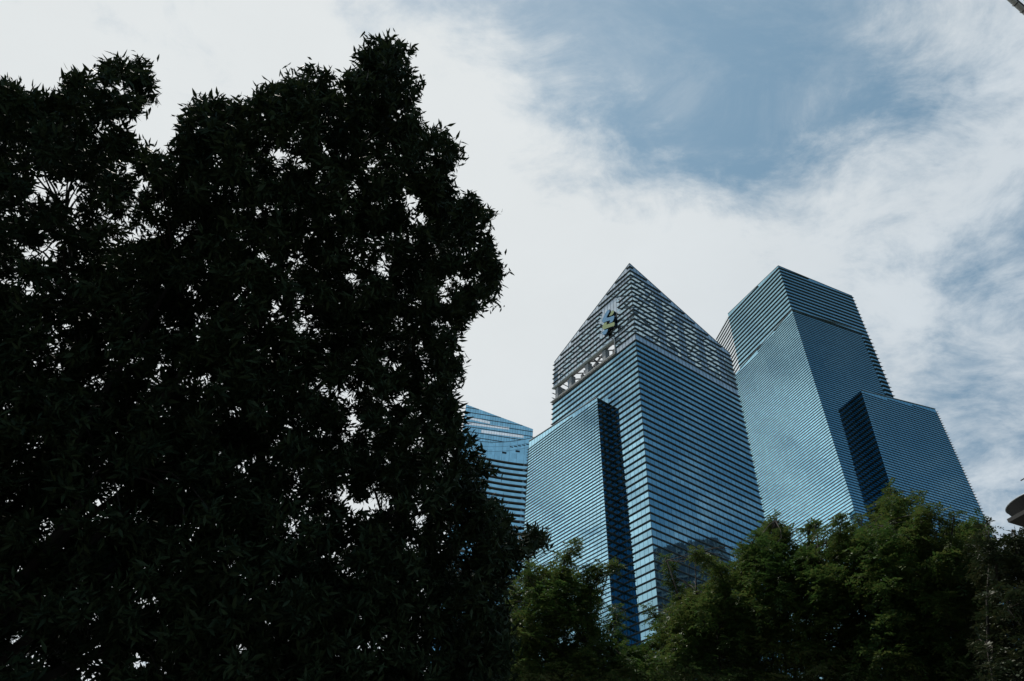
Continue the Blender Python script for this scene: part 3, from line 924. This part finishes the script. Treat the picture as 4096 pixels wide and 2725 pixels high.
# ------------------------------------------------------------------ street lamp arm that crosses the top right corner
a0, a1 = at(2277, -45, 9.0), at(2387, 52, 9.3)
dd = (a1 - a0) / np.linalg.norm(a1 - a0)
pb = a0 + dd * 3.4
lampo = thing('street_lamp', 'grey ribbed street lamp arm slanting high across the sky above the towers', 'street lamp', (pb[0] + .5, pb[1], 0))
am = MB(); am.tube([a0 - dd * .5, a0, a0 + dd * 1.5, pb - dd * .3, pb], [.024, .025, .027, .036, .05], 14); am.build('lamp_arm', 'lamp_metal', lampo, smooth=True)
am = MB()
for k in range(34):
    c_ = a0 - dd * .4 + dd * (.11 * k); am.tube([c_, c_ + dd * .008], [.0265 + k * .0006, .0265 + k * .0006], 14)
off = np.cross(dd, FW); off /= np.linalg.norm(off)
am.tube([a0 - dd * .4 + off * .018 - FW * .017, pb + off * .036 - FW * .034], [.006, .006], 8)
am.build('arm_ribs', 'lamp_joint', lampo)
am = MB(); am.tube([np.array([pb[0] + .5, pb[1], 0]), np.array([pb[0] + .5, pb[1], pb[2] - 1.0]), np.array([pb[0] + .35, pb[1], pb[2] - .3]), pb], [.11, .085, .08, .07], 14); am.build('lamp_pole', 'lamp_metal', lampo, smooth=True)
am = MB(); h0 = a0 - dd * .5; am.tube([h0 + dd * .05, h0 - dd * .15, h0 - dd * .6, h0 - dd * .75], [.06, .13, .13, .05], 14); am.build('lamp_head', 'lamp_metal', lampo, smooth=True)

# ------------------------------------------------------------------ office block to the right, out of frame, that the glass mirrors
rx = thing('office_block', 'dark stepped office block mirrored in the glass of the front tower', 'office block', (232, 118, 0))
for nm, hx, hy, hz, cx in (('block_body', 26, 22, 84, 236), ('block_top', 15, 17, 94, 240)):
    m_ = MB(); m_.box((cx, 116, hz), (1, 0, 0), (0, 1, 0), Z, hx, hy, hz); bo = m_.build(nm, 'dark_facade', rx)
    m_ = MB()
    for k in range(int(hz * 2 / 4.1)):
        if hz > 90 and k * 4.1 < 168: continue
        m_.box((cx, 116, 2.2 + 4.1 * k), (1, 0, 0), (0, 1, 0), Z, hx + .3, hy + .3, .55)
    m_.build('floor_bands', 'mullion_metal', bo)
    m_ = MB()
    for k in range(10):
        m_.box((cx - hx - .25, 116 - hy + 2 * hy * (k + .5) / 10, hz), (1, 0, 0), (0, 1, 0), Z, .3, .35, hz - .1)
    m_.build('facade_piers', 'mullion_metal', bo)


# ------------------------------------------------------------------ trees
def inside(poly, x, y):
    c = False; n = len(poly); j = n - 1
    for i in range(n):
        xi, yi = poly[i]; xj, yj = poly[j]
        if (yi > y) != (yj > y) and x < (xj - xi) * (y - yi) / (yj - yi) + xi: c = not c
        j = i
    return c


def edge_dist(poly, x, y):
    p = np.array(poly, float); q = np.roll(p, -1, 0); d = q - p
    t = np.clip(((x - p[:, 0]) * d[:, 0] + (y - p[:, 1]) * d[:, 1]) / (d ** 2).sum(1), 0, 1)
    return float(np.hypot(p[:, 0] + t * d[:, 0] - x, p[:, 1] + t * d[:, 1] - y).min())


def frames(Dv, rng):
    """side and up vectors for unit directions Dv"""
    r = rng.normal(size=Dv.shape); s = np.cross(Dv, r); s /= np.linalg.norm(s, axis=1)[:, None] + 1e-9
    return s, np.cross(s, Dv)


def lance_leaves(P, Dv, ln, wd, rng):
    """pointed folded leaves: 5 points, two quads each"""
    s, u = frames(Dv, rng); n = len(P); ln = ln[:, None]; wd = wd[:, None]
    base = P; tip = P + Dv * ln - u * ln * 0.10
    mid = P + Dv * ln * .48 - u * wd * .12
    l = P + Dv * ln * .42 + s * wd + u * wd * .28; r = P + Dv * ln * .42 - s * wd + u * wd * .28
    l2 = P + Dv * ln * .74 + s * wd * .55 + u * wd * .05 - u * ln * .04; r2 = P + Dv * ln * .74 - s * wd * .55 + u * wd * .05 - u * ln * .04
    V = np.stack([base, l, l2, tip, r2, r, mid], 1).reshape(-1, 3)
    b = (np.arange(n) * 7)[:, None]
    F = np.concatenate([b + np.array([[0, 6, 2, 1]]), b + np.array([[6, 3, 3, 2]])[:, :4] * 0 + b * 0 + np.array([[6, 3, 2, 6]]) * 0], 1)[:, :4]
    T = np.concatenate([b + np.array([[0, 6, 1]]), b + np.array([[1, 6, 2]]), b + np.array([[2, 6, 3]]), b + np.array([[0, 5, 6]]), b + np.array([[5, 4, 6]]), b + np.array([[4, 3, 6]])], 0)
    return V, T


def limb(mb, a, b, r0, r1, rng, sag=0.08, n=6):
    a, b = np.asarray(a, float), np.asarray(b, float); L_ = np.linalg.norm(b - a)
    j = rng.normal(size=3) * sag * L_ + np.array([0, 0, .10 * L_])
    pts = [a + (b - a) * t + j * math.sin(math.pi * t) * .8 for t in np.linspace(0, 1, n)]
    mb.tube(pts, list(np.linspace(r0, r1, n)), 6)
    return pts


# --- the big dark broad-leaved tree in the left foreground
rng = np.random.default_rng(11)
OUT = [(-260, 215), (-120, 190), (-20, 175), (30, 190), (80, 205), (140, 195), (150, 180), (210, 150), (250, 135), (300, 118), (335, 140), (358, 178), (350, 225),
       (316, 262), (298, 300), (325, 345), (380, 356), (412, 318), (392, 276), (424, 268), (440, 235), (480, 212), (530, 225), (560, 240), (640, 195), (690, 160), (760, 158), (800, 170),
       (815, 165), (822, 115), (865, 82), (905, 78), (945, 112), (950, 155), (972, 185), (972, 218), (955, 250), (975, 290), (1015, 296), (1045, 320), (1058, 355), (1038, 400), (1040, 440),
       (1090, 450), (1128, 480), (1138, 545), (1140, 600), (1160, 640), (1145, 690), (1095, 720), (1075, 760), (1060, 790), (1065, 850), (1042, 890), (1055, 930), (1068, 985), (1105, 1025),
       (1135, 1075), (1110, 1130), (1165, 1165), (1180, 1195), (1205, 1240), (1230, 1205), (1262, 1235), (1235, 1265), (1215, 1290), (1180, 1320), (1172, 1400), (1185, 1480), (1165, 1568), (1165, 1660), (-260, 1660)]
HOLES = [(132, 655, 30), (705, 690, 26), (730, 770, 20), (870, 612, 34), (742, 890, 24), (562, 1080, 30), (255, 1130, 34), (232, 1180, 30), (165, 1250, 34), (105, 1245, 30), (20, 1480, 40), (245, 1060, 20),
         (300, 385, 34), (345, 430, 30), (305, 470, 24), (170, 455, 40), (100, 440, 26), (40, 400, 30), (488, 440, 24), (495, 380, 18), (855, 380, 26), (935, 450, 30), (960, 490, 24), (820, 440, 18),
         (1050, 640, 22), (1020, 690, 24), (680, 600, 20), (640, 715, 20), (690, 740, 24), (790, 1130, 26), (800, 1170, 22), (875, 1150, 22), (250, 560, 20), (110, 910, 24), (10, 930, 20), (365, 960, 20), (540, 940, 18),
         (330, 1195, 24), (395, 1090, 18), (340, 1380, 16), (570, 1500, 16), (30, 560, 26), (120, 550, 18), (990, 300, 10), (430, 860, 14), (920, 985, 18), (1010, 985, 16), (150, 760, 20)]
cl = []
tries = 0
while len(cl) < 4700 and tries < 200000:
    tries += 1
    x, y = rng.uniform(-250, 1270), rng.uniform(70, 1640)
    if not inside(OUT, x, y): continue
    if x < 380 and rng.random() < .36 and (y < 900 or y > 1300): continue
    ed = edge_dist(OUT, x, y)
    r = rng.uniform(20, 46)
    if ed < r * .80:
        r = ed / .80
        if r < 9: continue
    if any((x - hx) ** 2 + (y - hy) ** 2 < (hr * rng.uniform(.25, .62) + r * .36) ** 2 for hx, hy, hr in HOLES): continue
    # crown is a thick leaning mass: far side about four metres behind the near side
    base = 5.4 + 1.4 * (1 - min(1, y / 1300.0)) + 0.9 * abs(x - 620) / 700
    dist = base + rng.uniform(0, 4.2) * min(1, .25 + ed / 160)
    P = at(x, y, dist); cl.append((*P, r * dist * D / FPX, ed))
cl = np.array(cl)
LP, LD, LL, LWd = [], [], [], []
for cx_, cy_, cz_, r, ed in cl:
    n = int(40 + 420 * r)
    nt_ = max(3, n // 9)
    td = rng.normal(size=(nt_, 3)); td /= np.linalg.norm(td, axis=1)[:, None]
    tip = np.array([cx_, cy_, cz_]) + td * (r * rng.uniform(.10, 1.05, nt_) ** .6)[:, None]
    for t_, d_ in zip(tip, td):
        m_ = 9
        d_ = d_ + np.array([0, 0, .25]); d_ /= np.linalg.norm(d_)
        q = rng.normal(size=(m_, 3)) * .80 + d_ * 0.80 + np.array([0, 0, -.18]); q /= np.linalg.norm(q, axis=1)[:, None]
        LP.append(t_ - d_ * rng.uniform(0, .20, m_)[:, None] + rng.normal(size=(m_, 3)) * .012); LD.append(q)
LP = np.concatenate(LP); LD = np.concatenate(LD); n = len(LP)
LL = rng.uniform(.055, .120, n); LWd = LL * rng.uniform(.10, .17, n)
print('LEFT', len(cl), n)
V, T = lance_leaves(LP, LD, LL, LWd, rng)
TB0 = np.array([-4.3, 5.9, 0])
lt = thing('broadleaf_tree', 'large near-black broad-leaved tree with pointed leaves, nearest and biggest of the trees', 'tree', TB0)
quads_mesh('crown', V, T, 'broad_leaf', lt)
tr = MB()
fork = np.array([-3.9, 5.6, 3.4])
tr.tube([TB0, TB0 + (.05, -.05, .8), TB0 + (.2, -.1, 2.0), fork], [.24, .19, .15, .12], 12); tr.build('trunk', 'bark', lt, smooth=True)
lb = MB()
mains = []
for (x, y, d_) in ((150, 500, 8.5), (480, 520, 8.0), (860, 300, 8.8), (930, 700, 8.2), (700, 1000, 7.6), (1050, 1150, 7.4), (300, 1000, 7.6), (640, 760, 8.2), (100, 900, 8.0)):
    mains.append(limb(lb, fork - (0, 0, rng.uniform(0, .8)), at(x, y, d_), .045, .014, rng))
mp = np.array([q for m_ in mains for q in m_[1:]])
for c_ in cl[::6]:
    i = np.argmin(((mp - c_[:3]) ** 2).sum(1))
    if np.linalg.norm(mp[i] - c_[:3]) > 1.3 or c_[4] < 40: continue
    limb(lb, mp[i], c_[:3], .012, .004, rng, .10, 5)
lb.build('limbs', 'bark', lt, smooth=True)


# --- feathery trees beyond the road
def fronds(P, Dv, ln, npair, rng):
    """pinnate leaves: each frond a drooping row of leaflet pairs"""
    n = len(P)
    s = np.cross(Dv, np.array([0, 0, 1.0])) + rng.normal(size=(n, 3)) * .18; s /= np.linalg.norm(s, axis=1)[:, None] + 1e-9
    u = np.cross(s, Dv)
    VV = []
    for k in range(npair):
        t = (k + .7) / npair
        c = P + Dv * (ln * t)[:, None] + np.array([0, 0, -1.0]) * (ln * .42 * t * t)[:, None]
        for sg_ in (-1, 1):
            dirn = s * sg_ + Dv * .55 + np.array([0, 0, -.30]) + rng.normal(size=(n, 3)) * .22
            dirn /= np.linalg.norm(dirn, axis=1)[:, None]
            ll = (ln * (.34 - .14 * abs(t - .45)) * rng.uniform(.8, 1.2, n))[:, None]
            wv = np.cross(dirn, u); wv /= np.linalg.norm(wv, axis=1)[:, None] + 1e-9
            wv = wv + rng.normal(size=(n, 3)) * .25
            VV.append(np.stack([c, c + dirn * ll * .5 + wv * ll * .20, c + dirn * ll, c + dirn * ll * .5 - wv * ll * .20], 1))
    V = np.concatenate(VV, 0).reshape(-1, 3)
    return V, np.arange(len(V)).reshape(-1, 4)


def feather_tree(label, poly, dist, dspread, base, nclump, seed, mat_, limbs_px, rmin, rmax, dens=1.0, group='feathery trees in front of the towers', gaps=(), shoots=()):
    rng = np.random.default_rng(seed)
    xs = [p[0] for p in poly]; ys = [p[1] for p in poly]
    t = thing('feathery_tree', label, 'tree', base, group)
    c = []; tries = 0
    while len(c) < nclump and tries < 40000:
        tries += 1
        x, y = rng.uniform(min(xs), max(xs)), rng.uniform(min(ys), max(ys))
        if not inside(poly, x, y): continue
        if any((x - gx) ** 2 + (y - gy) ** 2 < gr * gr for gx, gy, gr in gaps): continue
        ed = edge_dist(poly, x, y); r = rng.uniform(rmin, rmax)
        if ed < r + 8:
            r = ed - 8
            if r < 2: continue
        if ed < 45 and rng.random() < .55 * (1 - ed / 90): continue
        if math.sin(x * .047 + seed) * math.sin(y * .061 + 2 * seed) > .55 and rng.random() < .8: continue
        d_ = dist + rng.uniform(-.5, .5) * dspread * min(1, .3 + ed / 90)
        c.append((*at(x, y, d_), r * d_ * D / FPX, ed))
    stems = []
    for line in shoots:
        d0 = dist + rng.uniform(-.4, .4) * dspread
        pts = [at(x, y, d0) for x, y in line]; stems.append(pts)
        tot = sum(math.dist(line[i], line[i + 1]) for i in range(len(line) - 1))
        for i in range(len(line) - 1):
            nstep = max(2, int(math.dist(line[i], line[i + 1]) / 6.5))
            for k in range(nstep):
                f = k / nstep; far = (i + f) / (len(line) - 1)
                if rng.random() < .12: continue
                q = pts[i] + (pts[i + 1] - pts[i]) * f + rng.normal(size=3) * .07
                c.append((*q, rng.uniform(6, 14) * (1.25 - .55 * far) * d0 * D / FPX, 16 - 6 * far))
    c = np.array(c)
    P_, D_, S_ = [], [], []
    for q in c:
        n = int((9 + 70 * q[3]) * dens)
        o_ = rng.normal(size=(n, 3)) * np.array([1, 1, .55]); o_ /= np.linalg.norm(o_, axis=1)[:, None]
        rad = q[3] * rng.uniform(.1, .9, n)
        dv = o_ * np.array([1, 1, .5]) + rng.normal(size=(n, 3)) * .35 + np.array([0, 0, .18]); dv /= np.linalg.norm(dv, axis=1)[:, None]
        P_.append(q[:3] + o_ * rad[:, None]); D_.append(dv); S_.append(np.full(n, min(1.0, .50 + q[4] / 60)))
    P_ = np.concatenate(P_); D_ = np.concatenate(D_)
    V, F = fronds(P_, D_, rng.uniform(.20, .36, len(P_)) * np.concatenate(S_), 6, rng)
    quads_mesh('crown', V, F, mat_, t)
    b = np.asarray(base, float)
    lb = MB(); mains = []
    for pts in stems: lb.tube(pts, list(np.linspace(.028, .008, len(pts))), 6)
    top = at(*limbs_px[0], dist)
    fk = b + (np.array([top[0], top[1], 0]) - b) * .25; fk[2] = max(2.0, top[2] * .32)
    for (x, y) in limbs_px: mains.append(limb(lb, fk, at(x, y, dist + rng.uniform(-.3, .3) * dspread), .06, .014, rng, .09, 8))
    mp = np.array([q for m_ in mains for q in m_[2:]])
    for q in c[::2]:
        i = np.argmin(((mp - q[:3]) ** 2).sum(1)); limb(lb, mp[i], q[:3], .014, .005, rng, .10, 5)
    lb.build('limbs', 'bark', t, smooth=True)
    tk = MB(); tk.tube([b, b + (fk - b) * .35 + (.05, .02, 0), b + (fk - b) * .7, fk + (0, 0, .15)], [.26, .21, .17, .13], 12); tk.build('trunk', 'bark', t, smooth=True)
    return t


def foot(x, dist):
    d = ray(x, 1568); d = d[:2] / np.linalg.norm(d[:2]); return np.array([d[0] * dist, d[1] * dist, 0])


feather_tree('bright green feathery tree below the lower wing of the pointed tower',
             [(1150, 1420), (1165, 1350), (1195, 1320), (1215, 1285), (1250, 1300), (1268, 1268), (1300, 1248), (1345, 1243), (1330, 1262), (1292, 1280), (1310, 1305), (1345, 1315), (1375, 1292), (1425, 1284), (1430, 1302), (1385, 1325), (1372, 1350),
              (1400, 1362), (1396, 1385), (1432, 1392), (1445, 1410), (1428, 1440), (1440, 1470), (1500, 1500), (1510, 1640), (1120, 1640)],
             20.0, 3.5, foot(1290, 20.0), 400, 3, 'feather_leaf', [(1310, 1275), (1210, 1330), (1400, 1320), (1250, 1400), (1420, 1420), (1350, 1480)], 8, 25,
             shoots=(((1290, 1350), (1300, 1285), (1340, 1248)), ((1350, 1380), (1385, 1312), (1432, 1290)), ((1240, 1370), (1215, 1292)), ((1395, 1460), (1420, 1412), (1442, 1402)), ((1180, 1400), (1190, 1330)), ((1350, 1340), (1372, 1300)), ((1440, 1500), (1500, 1490))),
             gaps=((1395, 1415, 16), (1385, 1480, 16), (1280, 1515, 9), (1340, 1440, 8), (1405, 1530, 12)))
feather_tree('green feathery tree with tall thin shoots in front of the pointed tower',
             [(1440, 1640), (1455, 1500), (1510, 1440), (1482, 1420), (1490, 1392), (1530, 1385), (1560, 1372), (1535, 1345), (1545, 1320), (1522, 1305), (1524, 1272), (1548, 1280), (1560, 1330), (1590, 1350), (1620, 1335), (1598, 1300), (1590, 1258), (1615, 1262), (1650, 1285), (1690, 1300), (1705, 1262),
              (1700, 1236), (1745, 1220), (1775, 1178), (1800, 1185), (1795, 1205), (1830, 1222), (1825, 1255), (1860, 1235), (1862, 1205), (1885, 1205), (1900, 1240), (1935, 1200), (1940, 1178), (1955, 1200), (1975, 1195), (2000, 1210), (2010, 1640)],
             21.0, 5.0, foot(1700, 21.0), 820, 5, 'feather_leaf', [(1785, 1200), (1600, 1275), (1535, 1290), (1880, 1225), (1700, 1330), (1560, 1420), (1950, 1220), (1800, 1400), (1650, 1450), (1900, 1450)], 8, 25,
             shoots=(((1610, 1500), (1565, 1385), (1540, 1320), (1530, 1278)), ((1700, 1430), (1655, 1310), (1595, 1262)), ((1795, 1340), (1782, 1250), (1787, 1182)), ((1720, 1340), (1706, 1242)), ((1862, 1310), (1862, 1212), (1888, 1204)), ((1925, 1290), (1940, 1180)), ((1530, 1440), (1486, 1396)), ((1700, 1300), (1748, 1224)), ((1975, 1280), (1985, 1195)), ((1785, 1260), (1828, 1222)), ((1540, 1420), (1590, 1345))),
             gaps=((1640, 1315, 13), (1570, 1350, 12), (1600, 1395, 14), (1550, 1430, 9)))
feather_tree('dense feathery tree with a raised tuft in front of the taller tower',
             [(1930, 1640), (1945, 1260), (1985, 1195), (2015, 1185), (2035, 1175), (2005, 1160), (2030, 1148), (2045, 1118), (2062, 1122), (2075, 1145), (2115, 1132), (2118, 1148), (2098, 1168), (2150, 1160), (2158, 1180), (2130, 1215), (2165, 1225),
              (2185, 1200), (2195, 1182), (2208, 1200), (2230, 1195), (2250, 1190), (2262, 1215), (2275, 1240), (2300, 1280), (2320, 1640)],
             20.0, 5.0, foot(2090, 20.0), 680, 8, 'feather_leaf', [(2055, 1140), (2140, 1190), (2000, 1230), (2210, 1220), (2080, 1300), (2200, 1400), (2000, 1420), (2250, 1280)], 8, 25,
             shoots=(((2065, 1320), (2062, 1200), (2048, 1120)), ((2052, 1190), (2008, 1160)), ((2068, 1175), (2118, 1136)), ((2090, 1240), (2156, 1166)), ((2185, 1280), (2196, 1186)), ((2240, 1300), (2252, 1194)), ((2010, 1280), (2030, 1180)), ((2215, 1290), (2225, 1205))),
             gaps=((2170, 1205, 10), (2145, 1240, 9)))
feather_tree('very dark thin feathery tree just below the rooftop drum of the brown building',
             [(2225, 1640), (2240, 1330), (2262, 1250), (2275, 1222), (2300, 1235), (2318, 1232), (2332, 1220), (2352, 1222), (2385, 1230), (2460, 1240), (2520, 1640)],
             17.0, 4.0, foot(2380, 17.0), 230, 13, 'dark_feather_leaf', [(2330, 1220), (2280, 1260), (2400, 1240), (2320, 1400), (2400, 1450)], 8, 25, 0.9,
             shoots=(((2300, 1340), (2275, 1222)), ((2345, 1310), (2334, 1222)), ((2260, 1330), (2250, 1250))),
             gaps=((2300, 1262, 13), (2325, 1290, 12), (2345, 1330, 12), (2310, 1320, 9), (2350, 1250, 9)))
